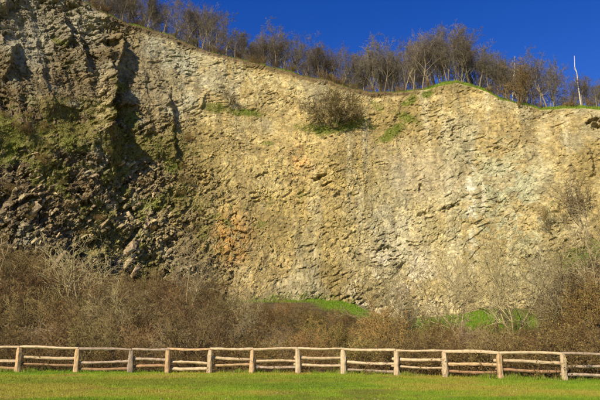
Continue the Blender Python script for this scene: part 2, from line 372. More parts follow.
def hilltop(px, b):
    i = int(np.clip(np.searchsorted(pxs, px), 1, nc - 1))
    return (float(np.interp(b, back, Hx[:, i])), float(np.interp(b, back, Hy[:, i])), float(np.interp(b, back, Hz[:, i])))

# ------------------------------------------------------------------ ground: lawn, then the foot slope up to the wall
LY0 = 28.8
def fence_depth(x):          # the lawn ends just behind the fence
    return np.interp(x, [-60, -15, -6, 0, 3, 6, 10, 13, 40], [29.6, 28.9, 28.5, 28.1, 27.2, 26.0, 24.6, 23.6, 15])
def ground_z(x, y):
    az = 300 + 600 * x / np.maximum(y, 5) * .99
    dc = sm(az, ctl_x, foot_D) + 3
    cz = at(az, np.interp(az, crest_x, crest_y), dc)[2]
    f = fence_depth(x) + 2
    t = np.clip((y - f) / (dc - f), 0, 1.15)
    z = cz * (0.25 * t + .75 * t * t) + t * (1 - np.clip(t, 0, 1)) * 2.2 * fbm(x / 9, y / 9, 61, 3)
    z = z + .25 * fbm(x / 2.5, y / 2.5, 62, 3) * ss(0, .1, t)
    return z + .035 * fbm(x / 3, y / 3, 63, 3) * ss(12, 18, y)
gx = np.concatenate([np.linspace(-400, -52, 30), np.linspace(-50, 50, 260), np.linspace(52, 400, 30)])
gy = np.concatenate([np.linspace(-400, 10, 30), np.linspace(11, 35, 110), np.linspace(35.4, 100, 130), np.linspace(102, 260, 12)])
GX, GY = np.meshgrid(gx, gy)
GZ = ground_z(GX, np.clip(GY, 6, 92))
GZ = np.where(GY > 92, np.minimum(GZ, 12), GZ)
lawn = 1 - ss(-.2, .4, GY - fence_depth(GX) - .35 + .3 * fbm(GX / .8, GY / .8, 31, 3))
ga, gb2 = proj(GX, np.maximum(GY, 5), GZ)
def lawn_col(x, y):
    a = fbm(x / 5, y / 2.2, 41, 4); b = fbm(x / .9, y / .7, 42, 4)
    px_, py_ = proj(x, y, 0 * x)
    c = np.zeros(x.shape + (3,)) + np.array([.22, .30, .018])
    c = mix(c, [.36, .29, .045], ss(-.2, .35, a + .4 * b) * .8)
    c = mix(c, [.13, .235, .012], ss(.05, .4, -a + .4 * b) * .7)
    c = mix(c, [.26, .17, .05], ss(.35, .6, b + .3 * a) * .5)
    c = mix(c, [.24, .19, .03], blob(px_, py_, 120, 382, 170, 4, 0, .7) * .5 + blob(px_, py_, 400, 380, 130, 3, 0, .8) * .25)
    c = mix(c, [.16, .17, .025], blob(px_, py_, 345, 396, 60, 9, 2, .8) * ss(-.3, .3, b) * .8)
    return c
LC = lawn_col(GX, GY)
soilc = mix(np.zeros(GX.shape + (3,)) + np.array([.06, .042, .02]), [.10, .07, .03], ss(-.3, .3, fbm(GX / 2, GY / 2, 43, 4)))  # soil under the brush, darkened to stand in for shade between shrubs
gpatch = np.zeros_like(GX)
for cx, cy, rx, ry, rot in ((285, 299, 72, 3, 0), (345, 308, 30, 7, 15), (408, 326, 34, 9, 0), (492, 322, 48, 13, 3), (590, 252, 40, 10, -20), (75, 272, 45, 6, 18), (350, 375, 900, 3, 0)):
    gpatch = np.maximum(gpatch, blob(ga, gb2, cx, cy, rx, ry, rot, .5) * (GY > 45))
gpatch = np.clip(gpatch * 1.3 + .3 * fbm(GX, GY, 47, 3) * (gpatch > 0), 0, 1)
soilc = mix(soilc, [.14, .21, .02], gpatch)
GCc = LC * lawn[..., None] + soilc * (1 - lawn[..., None])
obj("ground", mesh("ground", np.stack([GX, GY, GZ], -1).reshape(-1, 3), gridfaces(len(gy), len(gx)), M_ground, GCc.reshape(-1, 3)), kind="structure")

# ------------------------------------------------------------------ grass blades
def blades(P, up, length, width, C, lean=.5):
    """one narrow triangle per blade"""
    n = len(P)
    a = rng.random(n) * 2 * np.pi
    s = np.stack([np.cos(a), np.sin(a), 0 * a], -1) * (width * (.6 + .8 * rng.random(n)))[:, None]
    b = rng.random(n) * 2 * np.pi
    tip = up + np.stack([np.cos(b), np.sin(b), 0 * b], -1) * (lean * rng.random(n))[:, None]
    tip = tip * (length * (.5 + .9 * rng.random(n)))[:, None]
    V = np.stack([P - s, P + s, P + tip], 1).reshape(-1, 3)
    F = np.arange(3 * n).reshape(-1, 3)
    CC = np.repeat(C, 3, axis=0)
    return V, F, CC
n = 330000
yy = 1 / (1 / 33 + rng.random(n) * (1 / 15.5 - 1 / 33))
xx = (rng.random(n) - .5) * 1.18 * yy
keep = yy < fence_depth(xx) + .3 + .35 * rng.random(n)
xx, yy = xx[keep], yy[keep]
zz = ground_z(xx, yy) - .005
cc = lawn_col(xx, yy) * (.75 + .6 * rng.random(len(xx)))[:, None]
hgt = .035 + .03 * ss(-.2, .5, fbm(xx / .6, yy / .6, 52, 3)) + .09 * ss(-.5, .2, yy - fence_depth(xx)) * rng.random(len(xx))
V, F, CC = blades(np.stack([xx, yy, zz], -1), np.array([0, 0, 1.]), hgt, .0065 * yy / 20, cc, .9)
obj("lawn_grass", mesh("lawn_grass", V, F, M_grass, CC), label="short bright green and yellowish grass of the lawn before the fence", cat="grass", kind="stuff")
# rough tufts left standing along the fence line
n = 26000
xx = rng.uniform(-18, 18, n); fd = fence_depth(xx); yy = fd + rng.normal(.12, .28, n)
cl = fbm(xx / .35, yy / .35, 58, 3) + .5 * fbm(xx / 2, yy / 2, 59, 2)
kp = cl > .02 + .25 * rng.random(n); xx, yy, cl = xx[kp], yy[kp], cl[kp]
cc = mix(np.zeros((len(xx), 3)) + np.array([.22, .31, .02]), [.40, .32, .12], (rng.random(len(xx)) < .3) * 1.) * (.6 + .6 * rng.random(len(xx)))[:, None]
V, F, CC = blades(np.stack([xx, yy, ground_z(xx, yy)], -1), np.array([0, 0, 1.]), .08 + .3 * np.clip(cl, 0, .5), .008, cc, .8)
obj("fence_tufts", mesh("fence_tufts", V, F, M_grass, CC), label="longer rough grass tufts around the feet of the fence posts", cat="grass", kind="stuff")
# litter: dry leaves and pale flecks on the lawn
n = 2600
yy = 1 / (1 / 28 + rng.random(n) * (1 / 16 - 1 / 28)); xx = (rng.random(n) - .5) * 1.1 * yy
kp = (yy < fence_depth(xx)) & (fbm(xx / 1.5, yy / 1.5, 57, 3) > -.1 + .3 * rng.random(n)); xx, yy = xx[kp], yy[kp]
pc = np.where((rng.random(len(xx)) < .35)[:, None], np.array([.5, .42, .25]), np.array([.25, .14, .06]))
V, F, CC = blades(np.stack([xx, yy, ground_z(xx, yy) + .03], -1), np.array([0, 0, .35]), np.full(len(xx), .05), .02, pc, 1.2)
obj("leaf_litter", mesh("leaf_litter", V, F, M_grass, CC), label="scattered dry brown and pale leaves lying on the lawn", cat="leaves", kind="stuff")
# turf on the ledges, the rim and the foot slope
w = (G * inner[None]).ravel(); w = w * (w > .22); w[(PX.ravel() < -20) | (PX.ravel() > 620)] = 0
idx = rng.choice(len(w), 60000, p=w / w.sum())
P = Vc.reshape(-1, 3)[idx] + rng.normal(0, .05, (len(idx), 3)); Nn = WN.reshape(-1, 3)[idx]
lft = left.ravel()[idx]
br = fbm(P[:, 0] / 2, P[:, 2] / 2, 81, 3)
cg = mix(np.zeros((len(idx), 3)) + np.array([.27, .35, .035]), [.27, .24, .06], np.clip(.12 + lft * .55 + ss(.2, .5, br) * .5, 0, 1)) * (.6 + .7 * rng.random(len(idx)))[:, None]
V, F, CC = blades(P, Nn * .5 + np.array([0, 0, .6]), np.full(len(idx), .22), .03, cg, .8)
obj("ledge_grass", mesh("ledge_grass", V, F, M_grass, CC), label="green turf clinging to the ledges of the rock face", cat="grass", kind="stuff")
n = 40000
pi_ = rng.integers(76, nc - 76, n); bb = rng.random(n) ** 1.2 * 4.0
gi = np.interp(bb, back, np.arange(len(back))); g0 = gi.astype(int); fr = gi - g0
def lerpH(A): return A[g0, pi_] * (1 - fr) + A[np.minimum(g0 + 1, len(back) - 1), pi_] * fr
P = np.stack([lerpH(Hx), lerpH(Hy), lerpH(Hz) - .02], -1); gmm = gm[g0, pi_]
kp = rng.random(n) < .25 + gmm; P = P[kp]; gmm = gmm[kp]
cg = mix(np.zeros((len(P), 3)) + np.array([.17, .12, .05]), [.20, .29, .025], np.clip(gmm + .1, 0, 1)) * (.6 + .7 * rng.random(len(P)))[:, None]
V, F, CC = blades(P, np.array([0, -.1, 1.]), .16 + .18 * rng.random(len(P)), .035, cg, .7)
obj("rim_grass", mesh("rim_grass", V, F, M_grass, CC), label="bright green and dry grass along the rim of the cliff", cat="grass", kind="stuff")
w = (gpatch + .03 * (GY > 40) * (GY < 85)).ravel() * (np.abs(GX.ravel()) < 50)
idx = rng.choice(len(w), 60000, p=w / w.sum())
xx = GX.ravel()[idx] + rng.normal(0, .25, len(idx)); yy = GY.ravel()[idx] + rng.normal(0, .25, len(idx))
gp = gpatch.ravel()[idx]
cg = mix(np.zeros((len(idx), 3)) + np.array([.2, .14, .05]), [.18, .28, .02], gp) * (.6 + .7 * rng.random(len(idx)))[:, None]
V, F, CC = blades(np.stack([xx, yy, ground_z(xx, yy)], -1), np.array([0, -.1, 1.]), np.full(len(idx), .25), .03, cg, .7)
obj("slope_grass", mesh("slope_grass", V, F, M_grass, CC), label="green grass on the mounds at the foot of the cliff", cat="grass", kind="stuff")

# ------------------------------------------------------------------ stones of the cliff
def rock_mesh(seed, sx, sy, sz, m=M_stone):
    r = np.random.default_rng(seed)
    import bmesh
    bm = bmesh.new()
    for i in range(13):
        v = r.normal(size=3); v /= np.linalg.norm(v)
        v = np.sign(v) * np.abs(v) ** .38
        bm.verts.new((v[0] * sx * (.8 + .35 * r.random()), v[1] * sy * (.8 + .35 * r.random()), v[2] * sz * (.8 + .35 * r.random())))
    g = bmesh.ops.convex_hull(bm, input=bm.verts)
    bmesh.ops.delete(bm, geom=[v for v in bm.verts if not v.link_faces], context='VERTS')
    me = bpy.data.meshes.new("stone"); bm.to_mesh(me); bm.free(); me.materials.append(m)
    return me
stone_me = [rock_mesh(500 + i, *(((.26, .22, .6), (.26, .24, 1.15), (.32, .24, .7), (.2, .2, .8), (.24, .22, .7))[i % 5])) for i in range(15)]
def wall_at(px, py):
    """nearest wall vertex"""
    d = (PX - px) ** 2 + (PY - py) ** 2
    i = int(np.argmin(d)); return Vc.reshape(-1, 3)[i], WN.reshape(-1, 3)[i]
spots = []
for px, py, s, k in ((22, 205, 1.1, 1), (32, 213, 1.2, 1), (40, 206, 1.2, 1), (27, 195, 1.0, 3), (56, 195, 1.4, 3), (10, 192, 1.0, 0), (8, 205, 1.1, 2), (104, 224, 1.1, 3), (98, 240, 1.0, 3),
                     (124, 254, 1.5, 1), (128, 262, 1.4, 1), (132, 243, 1.1, 0), (118, 262, 1.3, 3), (140, 255, 1.2, 3), (148, 262, 1.2, 3), (136, 270, 1.2, 1), (128, 212, 1.3, 3), (134, 208, 1.1, 3),
                     (110, 205, 1.0, 2), (122, 200, 1.0, 0), (146, 225, 1.0, 0), (158, 235, 1.0, 2), (163, 221, .9, 0), (75, 272, 1.2, 0), (112, 183, .9, 2), (96, 196, .9, 0)):
    spots.append((px, py, s, k))
r_ = random.Random(3)
while len(spots) < 292:
    px = r_.uniform(0, 178); py = r_.uniform(150, 285)
    if py < 185 and r_.random() < .6: continue
    if px > 60 + (285 - py) * 0 + 130 - abs(py - 240) * .6: continue
    if py > 262 and px < 90: continue
    if any(abs(px - a) < 4 and abs(py - b) < 3.5 for a, b, _, _ in spots): 
        if r_.random() < .8: continue
    spots.append((px, py, (.42 + .5 * r_.random() ** 2), r_.randrange(5)))
for px, py, s, k in spots:
    p, nn = wall_at(px, py)
    o = obj("stone", stone_me[k + 5 * r_.randrange(3)], cliff)
    o.location = (p[0] + nn[0] * .08 * s, p[1] + nn[1] * .08 * s, p[2])
    # long stones lie slanting down to the left, out of the face
    o.rotation_euler = (r_.gauss(-.55, .25), r_.gauss(.66, .14), r_.gauss(0.2, .5))
    o.scale = [s * (.85 + .3 * r_.random())] * 3

def hull_templates(n, seed, m=.9):
    out = []
    for i in range(n):
        me = rock_mesh(seed + i, *(((.6, .55, 1.2), (.5, .45, 1.9), (.8, .6, .9))[i % 3]))
        v = np.array([t.co[:] for t in me.vertices]); f = np.array([list(p.vertices) for p in me.polygons if len(p.vertices) == 3])
        out.append((v, f)); bpy.data.meshes.remove(me)
    return out
HT = hull_templates(12, 900)
def scatter_rocks(name, w, count, smin, smax, ry, seed):
    r = np.random.default_rng(seed)
    idx = r.choice(w.size, count, p=w.ravel() / w.sum())
    Vs, Fs, Cs, off = [], [], [], 0
    for i in idx:
        v, f = HT[r.integers(len(HT))]
        s = smin + (smax - smin) * r.random() ** 2.5
        e = Matrix.Rotation(r.normal(.2, .6), 3, 'Z') @ Matrix.Rotation(r.normal(ry, .17), 3, 'Y') @ Matrix.Rotation(r.normal(-.5, .35), 3, 'X')
        v = (v * s) @ np.array(e).T + Vc.reshape(-1, 3)[i]
        c = C.reshape(-1, 3)[i] * (.75 + .5 * r.random()) 
        Vs.append(v); Fs.append(f + off); Cs.append(np.tile(c, (len(v), 1))); off += len(v)
    return obj(name, mesh(name, np.concatenate(Vs), np.concatenate(Fs), M_rubble, np.concatenate(Cs)), cliff, kind="stuff")
wl = left * inner[None] * (PX > -20) * ss(115, 215, PY) * (PY < 300) * (1 - .7 * G)
scatter_rocks("rubble", wl, 9000, .09, .34, .72, 1)
wr = (1 - left) * inner[None] * (PX < 620) * (PY > 90) * (.15 + ss(.55, 1.0, rough) + ss(.1, .4, n2) * .5) * (PY < 320)
scatter_rocks("loose_stones", wr, 4500, .06, .26, .5, 2)

# ------------------------------------------------------------------ wood: branches as tapered tubes
def tubes(segs, sides=3):
    """segs (n,8): p0 p1 r0 r1"""
    s = np.asarray(segs, float); n = len(s)
    p0, p1, r0, r1 = s[:, :3], s[:, 3:6], s[:, 6], s[:, 7]
    d = p1 - p0; d /= np.linalg.norm(d, axis=1, keepdims=True) + 1e-9
    ref = np.where(np.abs(d[:, 2:3]) > .9, np.array([1., 0, 0]), np.array([0, 0, 1.]))
    u = np.cross(d, ref); u /= np.linalg.norm(u, axis=1, keepdims=True) + 1e-9
    v = np.cross(d, u)
    a = np.arange(sides) / sides * 2 * np.pi
    ring = u[:, None] * np.cos(a)[None, :, None] + v[:, None] * np.sin(a)[None, :, None]
    A = p0[:, None] + ring * r0[:, None, None]; B = (p1 + d * r1[:, None] * .3)[:, None] + ring * r1[:, None, None]
    V = np.concatenate([A, B], 1).reshape(-1, 3)
    b = (np.arange(n) * 2 * sides)[:, None]; k = np.arange(sides); k2 = (k + 1) % sides
    F = np.stack([b + k, b + k2, b + k2 + sides, b + k + sides], -1).reshape(-1, 4)
    return V, F
def grow(rd, pos, d, length, r, level, maxl, out, par):
    nseg = par['seg'][level]; step = length / nseg
    p = Vector(pos); d = Vector(d).normalized(); pts = []
    for i in range(nseg):
        w = par['wob'][level]
        d = (d + Vector((rd.gauss(0, w), rd.gauss(0, w), rd.gauss(0, w))) + Vector((0, 0, par['up'][level]))).normalized()
        q = p + d * step
        ra = r * (1 - .75 * i / nseg); rb = r * (1 - .75 * (i + 1) / nseg)
        out[level].append((*p, *q, max(ra, par['rmin']), max(rb, par['rmin'])))
        p = q; pts.append((p.copy(), d.copy(), rb, (i + 1) / nseg))
    if level == maxl: return
    nk = par['kids'][level]
    for j in range(nk):
        f = par['first'][level] + (1 - par['first'][level]) * (j + rd.random() * .8) / nk
        i = min(nseg - 1, int(f * nseg)); pp, dd, rr, _ = pts[i]
        if i > 0: pp = pts[i - 1][0].lerp(pp, rd.random())
        ax = Vector((rd.gauss(0, 1), rd.gauss(0, 1), rd.gauss(0, .5)))
        side = (ax - dd * ax.dot(dd)).normalized()
        a = R(rd.uniform(*par['ang'][level]))
        nd = dd * math.cos(a) + side * math.sin(a)
        grow(rd, pp, nd, length * rd.uniform(*par['len'][level]) * (1 - .35 * f), rr * .65, level + 1, maxl, out, par)
TREE = dict(seg=[7, 6, 5, 4, 3], wob=[.08, .13, .17, .2, .25], up=[.03, .06, .05, .04, .02], rmin=.0115,
            kids=[8, 5, 5, 4, 0], first=[.28, .2, .2, .1, 0], ang=[(30, 60), (25, 55), (25, 60), (25, 60), (0, 0)],
            len=[(.6, .9), (.45, .7), (.45, .7), (.45, .75), (0, 0)])
def tree_meshes(seed, height, multi=1, par=TREE, r0=.16, spread=.1):
    rd = random.Random(seed); out = [[] for _ in range(5)]
    for i in range(multi):
        a = rd.random() * 6.28
        grow(rd, (math.cos(a) * .15 * (multi > 1), math.sin(a) * .15 * (multi > 1), -.3), (math.cos(a) * spread, math.sin(a) * spread, 1), height * rd.uniform(.85, 1.), r0 * rd.uniform(.7, 1), 0, 4, out, par)
    # bring to the wanted height
    zt = max(s[5] for l in out for s in l)
    k = height / zt
    out = [[tuple(c * k for c in s[:6]) + s[6:] for s in l] for l in out]
    V, F = tubes(out[0] + out[1], 6); V2, F2 = tubes(out[2] + out[3] + out[4], 3)
    return mesh("trunk", V, F, M_bark, smooth=True), mesh("crown", V2, F2, M_twig, smooth=True)
TREE2 = dict(TREE, kids=[7, 6, 5, 4, 0], ang=[(20, 42), (18, 45), (20, 50), (20, 50), (0, 0)], first=[.25, .2, .15, .1, 0], len=[(.55, .85), (.5, .75), (.45, .7), (.45, .7), (0, 0)])
TREE3 = dict(TREE, kids=[6, 5, 5, 4, 0], wob=[.10, .2, .24, .25, .3])
variants = [tree_meshes(11, 10, 1, TREE, .13), tree_meshes(12, 10, 2, TREE2, .11, .12), tree_meshes(13, 10, 1, TREE3, .14), tree_meshes(14, 10, 3, TREE2, .08, .2),
            tree_meshes(15, 10, 1, TREE2, .15), tree_meshes(16, 10, 2, TREE3, .13, .2), tree_meshes(17, 10, 2, TREE, .13, .15)]
def put_tree(px, b, top, v, label, group=None, rot=None, wide=1.0, name="bare_tree"):
    x, y, z = hilltop(px, b); z -= .1
    zt = at(px, top, y)[2]
    h = max(2.5, float(zt) - z); s = h / 10
    o = bpy.data.objects.new(name, None); col.objects.link(o); tag(o, label, "tree", group)
    o.location = (x, y, z); o.rotation_euler = (0, 0, rot if rot is not None else random.random() * 6.28)
    wv = min(1.25, max(.75, 1 / s ** .5)) * wide
    o.scale = (s * wv, s * wv, s)
    o.empty_display_size = .3
    obj("trunk", variants[v][0], o); obj("crown", variants[v][1], o)
    return o
# the ones with a look of their own
put_tree(458, 4, 17, 1, "tallest bare tree on the cliff top, wide fan of fine branches above the grassy brow", wide=1.25, rot=1)
put_tree(443, 5, 27, 4, "upright bare tree just left of the tallest crown on the brow", wide=1.1)
put_tree(423, 2.5, 30, 0, "bare tree with one thick straight trunk left of the tallest tree", rot=2, wide=1.1)
put_tree(472, 4, 32, 5, "bare tree leaning out right of the tallest crown, over the grassy brow", wide=1.1)
put_tree(275, 4, 26, 2, "tallest of the bare trees on the left half of the sloping rim", wide=1.15)
put_tree(320, 4, 40, 1, "bare tree with narrow upswept crown above the middle of the cliff")
put_tree(376, 4, 42, 3, "bare tree where the rim dips, right of the bush on the ledge")
put_tree(385, 3, 42, 0, "bare tree with crooked trunk next to the dip of the rim", wide=.9)
tops_x = [60, 95, 120, 150, 185, 200, 215, 230, 245, 262, 275, 290, 305, 315, 325, 335, 347, 358, 375, 388, 400, 415, 430, 445, 460, 475, 485, 495, 510, 530, 545, 556, 566, 580, 592, 605, 640]
tops_y = [-40, -25, -16, -8, -2, 4, 16, 30, 31, 32, 28, 35, 43, 39, 46, 44, 52, 56, 44, 44, 44, 34, 30, 24, 24, 36, 46, 52, 52, 56, 58, 68, 82, 84, 80, 72, 68]
def seg_label(px, row='front row'):
    a, b = seg_label0(px); return a + (' of the front row' if row == 'front row' else ', deeper in the wood'), b + ', ' + row
def seg_label0(px):
    if px < 215: return "slender bare tree on the steep upper left of the rim", "bare trees along the upper left rim"
    if px < 350: return "bare brown tree above the middle of the cliff", "bare trees above the middle of the cliff"
    if px < 492: return "smaller bare tree crowding round the tallest trees", "small bare trees around the tallest ones"
    return "low twiggy bare tree on the far right of the cliff top", "low bare trees at the right end of the rim"
rt = random.Random(5)
px = 66.
while px < 640:
    lb, gp_ = seg_label(px)
    tp = np.interp(px, tops_x, tops_y) + rt.uniform(-10, 6)
    put_tree(px, rt.uniform(2.5, 7), tp, rt.randrange(7), lb, gp_, wide=rt.uniform(.85, 1.15))
    px += rt.uniform(6, 11) if px < 490 else rt.uniform(5, 9)
px = 62.
while px < 640:       # second row, deeper in the wood
    lb, gp_ = seg_label(px, 'back row')
    put_tree(px, rt.uniform(10, 24), np.interp(px, tops_x, tops_y) + rt.uniform(2, 14), rt.randrange(7), lb, gp_, wide=1.1)
    px += rt.uniform(6, 12) if px < 490 else rt.uniform(7, 12)

# bleached dead trunk and slim pale trunk
def dead_trunk(px0, py0, px1, py1, b, r, label):
    x, y, z = hilltop((px0), b)
    e = at(px1, py1, y + .5); e = Vector([float(t) for t in e]); s = Vector((x, y, z - .2))
    rd = random.Random(int(px0)); segs = []; p = s; n = 9
    for i in range(n):
        q = s.lerp(e, (i + 1) / n) + Vector((rd.gauss(0, .06), rd.gauss(0, .06), 0))
        segs.append((*(p - s), *(q - s), r * (1 - .7 * i / n), r * (1 - .7 * (i + 1) / n))); p = q
    o = bpy.data.objects.new("dead_tree", None); col.objects.link(o); o.location = s; tag(o, label, "dead tree")
    V, F = tubes(segs, 7); obj("trunk", mesh("trunk", V, F, M_deadwood, smooth=True), o)
    for k in (4, 6):
        a = Vector(segs[k][:3]); d = Vector((rd.choice((-1, 1)) * .8, rd.uniform(-.4, .4), 1)).normalized()
        V, F = tubes([(*a, *(a + d * .5), r * .3, r * .22), (*(a + d * .5), *(a + d * .5 + Vector((d.x * .3, 0, .5))), r * .22, r * .1)], 5)
        obj("branch", mesh("branch", V, F, M_deadwood, smooth=True), o)
dead_trunk(583, 112, 574, 56, 3, .13, "bleached leaning dead trunk standing alone at the far right of the rim")
dead_trunk(514, 96, 515, 56, 4, .09, "slim pale bare stem rising straight out of the twiggy trees right of the brow")

# ------------------------------------------------------------------ shrubs
def shrub_meshes(seed, kind, leafy):
    rd = random.Random(seed); r2 = np.random.default_rng(seed)
    out = [[] for _ in range(5)]
    if kind == 'upright':
        par = dict(seg=[5, 4, 3, 3, 2], wob=[.14, .2, .25, .3, .3], up=[.05, .06, .05, .03, .0], rmin=.0085, kids=[6, 5, 3, 0, 0], first=[.2, .15, .1, 0, 0],
                   ang=[(20, 50), (25, 60), (25, 70), (0, 0), (0, 0)], len=[(.4, .7), (.4, .7), (.45, .75), (0, 0), (0, 0)])
        for i in range(9):
            a = rd.random() * 6.28; sp = rd.uniform(.1, .75)
            grow(rd, (math.cos(a) * .3, math.sin(a) * .3, -.1), (math.cos(a) * sp, math.sin(a) * sp, 1), rd.uniform(2.0, 3.1), .035, 0, 3, out, par)
    elif kind == 'bramble':
        par = dict(seg=[8, 4, 3, 2, 2], wob=[.13, .2, .3, .3, .3], up=[-.14, -.06, .0, .0, .0], rmin=.008, kids=[6, 3, 0, 0, 0], first=[.15, .15, 0, 0, 0],
                   ang=[(30, 80), (30, 80), (0, 0), (0, 0), (0, 0)], len=[(.25, .45), (.4, .7), (0, 0), (0, 0), (0, 0)])
        for i in range(38 if leafy > 1000 else 12):
            a = rd.random() * 6.28; sp = rd.uniform(.2, 1.0); b = rd.random() * 6.28; q = rd.random() * .9
            grow(rd, (math.cos(b) * q, math.sin(b) * q, -.1), (math.cos(a) * sp, math.sin(a) * sp, 1), rd.uniform(1.5, 2.8), .014, 0, 2, out, par)
    elif kind == 'ball':
        par = dict(seg=[4, 4, 3, 3, 2], wob=[.16, .2, .25, .3, .3], up=[.03, .03, .02, .0, .0], rmin=.0075, kids=[7, 7, 5, 0, 0], first=[.25, .15, .1, 0, 0],
                   ang=[(25, 60), (25, 65), (30, 70), (0, 0), (0, 0)], len=[(.5, .75), (.45, .7), (.45, .7), (0, 0), (0, 0)])
        for i in range(13):
            a = i * 2.4; sp = .15 + 1.5 * i / 13
            grow(rd, (math.cos(a) * .15, math.sin(a) * .15, -.1), (math.cos(a) * sp, math.sin(a) * sp, 1), rd.uniform(1.4, 1.9), .035, 0, 3, out, par)
    else:   # round, densely twigged
        par = dict(seg=[4, 4, 3, 3, 2], wob=[.16, .24, .3, .3, .3], up=[.03, .03, .02, .0, .0], rmin=.008, kids=[7, 6, 4, 0, 0], first=[.25, .15, .1, 0, 0],
                   ang=[(25, 65), (30, 75), (30, 80), (0, 0), (0, 0)], len=[(.45, .75), (.45, .7), (.45, .7), (0, 0), (0, 0)])
        for i in range(8):
            a = rd.random() * 6.28; sp = rd.uniform(.2, 1.3)
            grow(rd, (math.cos(a) * .25, math.sin(a) * .25, -.1), (math.cos(a) * sp, math.sin(a) * sp, 1), rd.uniform(1.5, 2.3), .03, 0, 3, out, par)
    segs = [s for l in out for s in l]
    V, F = tubes(segs, 3)
    tips = np.array([s[3:6] for s in (out[3] or out[2]) ])
    leaf = None
    if leafy:
        n = leafy; P = tips[r2.integers(len(tips), size=n)] + r2.normal(0, .06, (n, 3))
        d1 = r2.normal(size=(n, 3)); d1 /= np.linalg.norm(d1, axis=1, keepdims=True); d2 = r2.normal(size=(n, 3)); d2 /= np.linalg.norm(d2, axis=1, keepdims=True)
        s = (.025 + .035 * r2.random(n))[:, None]
        LV = np.stack([P - d1 * s, P + d2 * s * .6, P + d1 * s, P - d2 * s * .6], 1).reshape(-1, 3)
        leaf = (LV, np.arange(4 * n).reshape(-1, 4))
    return (V, F), leaf
def as_me(name, vf, m): return mesh(name, vf[0], vf[1], m)
kinds = []
M_dark = mat('bush_twig_dark', base=(.20, .155, .07), var=.3)
spec = [('upright', 0, 0), ('upright', 1, 0), ('round', 0, 1200), ('round', 2, 2200), ('bramble', 3, 1200), ('bramble', 0, 1600), ('round', 1, 0), ('upright', 2, 1200), ('upright', 3, 0), ('ball', 1, 0)]
for i, (kd, mi, lf) in enumerate(spec):
    (tw, leaf) = shrub_meshes(40 + i, kd, lf)
    kinds.append((as_me("stems", tw, M_dark if i == 9 else M_shrub[mi]), as_me("leaves", leaf, M_dry if i != 3 else M_green) if leaf else None, kd))
def put_shrub(x, y, z, s, k, label, group=None, name="bare_shrub", cat="shrub", sz=1.0):
    o = bpy.data.objects.new(name, None); col.objects.link(o); tag(o, label, cat, group); o.empty_display_size = .3
    o.location = (x, y, z - .05); o.rotation_euler = (0, 0, random.random() * 6.28); o.scale = (s, s, s * sz)
    obj("stems", kinds[k][0], o)
    if kinds[k][1]: obj("leaves", kinds[k][1], o)
    return o
# bramble bank right behind the fence: one mass
rb = random.Random(9); bv, bf, off = [], [], 0; lv, lf_, loff = [], [], 0
brs = [shrub_meshes(70 + i, 'bramble', 900) for i in range(3)]
for i in range(64):
    x = -18 + 35 * (i + rb.random()) / 64; y = float(fence_depth(x)) + rb.uniform(1.1, 2.0) + (rb.random() < .4) * 1.6; x *= (y / 28 if x > 0 else 1)
    z = float(ground_z(np.array(x), np.array(y)))
    (tv, tf), (qv, qf) = brs[rb.randrange(3)]
    if rb.random() < .5: tf = tf[: len(tf)]
    a = rb.random() * 6.28; c, n_ = math.cos(a), math.sin(a); s = rb.uniform(.55, .8); M3 = np.array([[c, -n_, 0], [n_, c, 0], [0, 0, 1]]) * s
    m = rb.random() < .5
    sel = slice(None)
    v = tv @ M3.T + [x, y, z]; bv.append(v); bf.append(tf + off); off += len(v)
    v = qv @ M3.T + [x, y, z]; lv.append(v); lf_.append(qf + loff); loff += len(v)
print("bramble quads", sum(len(f) for f in bf))
V = np.concatenate(bv + lv); F = np.concatenate(bf + [f + off for f in lf_])
mi = np.concatenate([np.zeros(sum(len(f) for f in bf)), np.ones(sum(len(f) for f in lf_))])
obj("bramble_bank", mesh("bramble_bank", V, F, [M_shrub[3], M_dry], midx=mi), label="tangled reddish brown brambles right behind the wooden fence", cat="brambles", kind="stuff")

def zone(px, y):
    if px < 110: return "bare brown shrub in the dark thicket at the left end below the cliff", "thicket at the left end"
    if px < 240: return "bare twiggy shrub in the tall thicket left of the grassy mound", "thicket left of the grassy mound"
    if px < 385: return "low bare shrub in the thicket on the grassy mound's front", "low thicket in front of the mound"
    return "bare pale twigged shrub in the thicket right of the grassy mound", "thicket right of the grassy mound"
brush_x = [-60, 0, 60, 110, 150, 200, 225, 245, 300, 345, 385, 400, 465, 530, 548, 570, 600, 700]
brush_y = [242, 245, 260, 279, 277, 268, 282, 297, 305, 305, 318, 324, 326, 326, 304, 290, 276, 260]
rs = random.Random(21); cnt = 0
rows = []
for d in np.linspace(0, 1, 13):
    px = -25.
    while px < 625:
        dc = float(sm(np.array([px]), ctl_x, foot_D)[0]) + 1.5
        y0 = float(fence_depth(np.array((px - 300) / 600 * 30))) + 2.8
        y = y0 + (dc - y0) * d + rs.uniform(-1, 1)
        rows.append((px + rs.uniform(-3, 3), y, d)); px += rs.uniform(26, 40) * 34 / y * 1.15
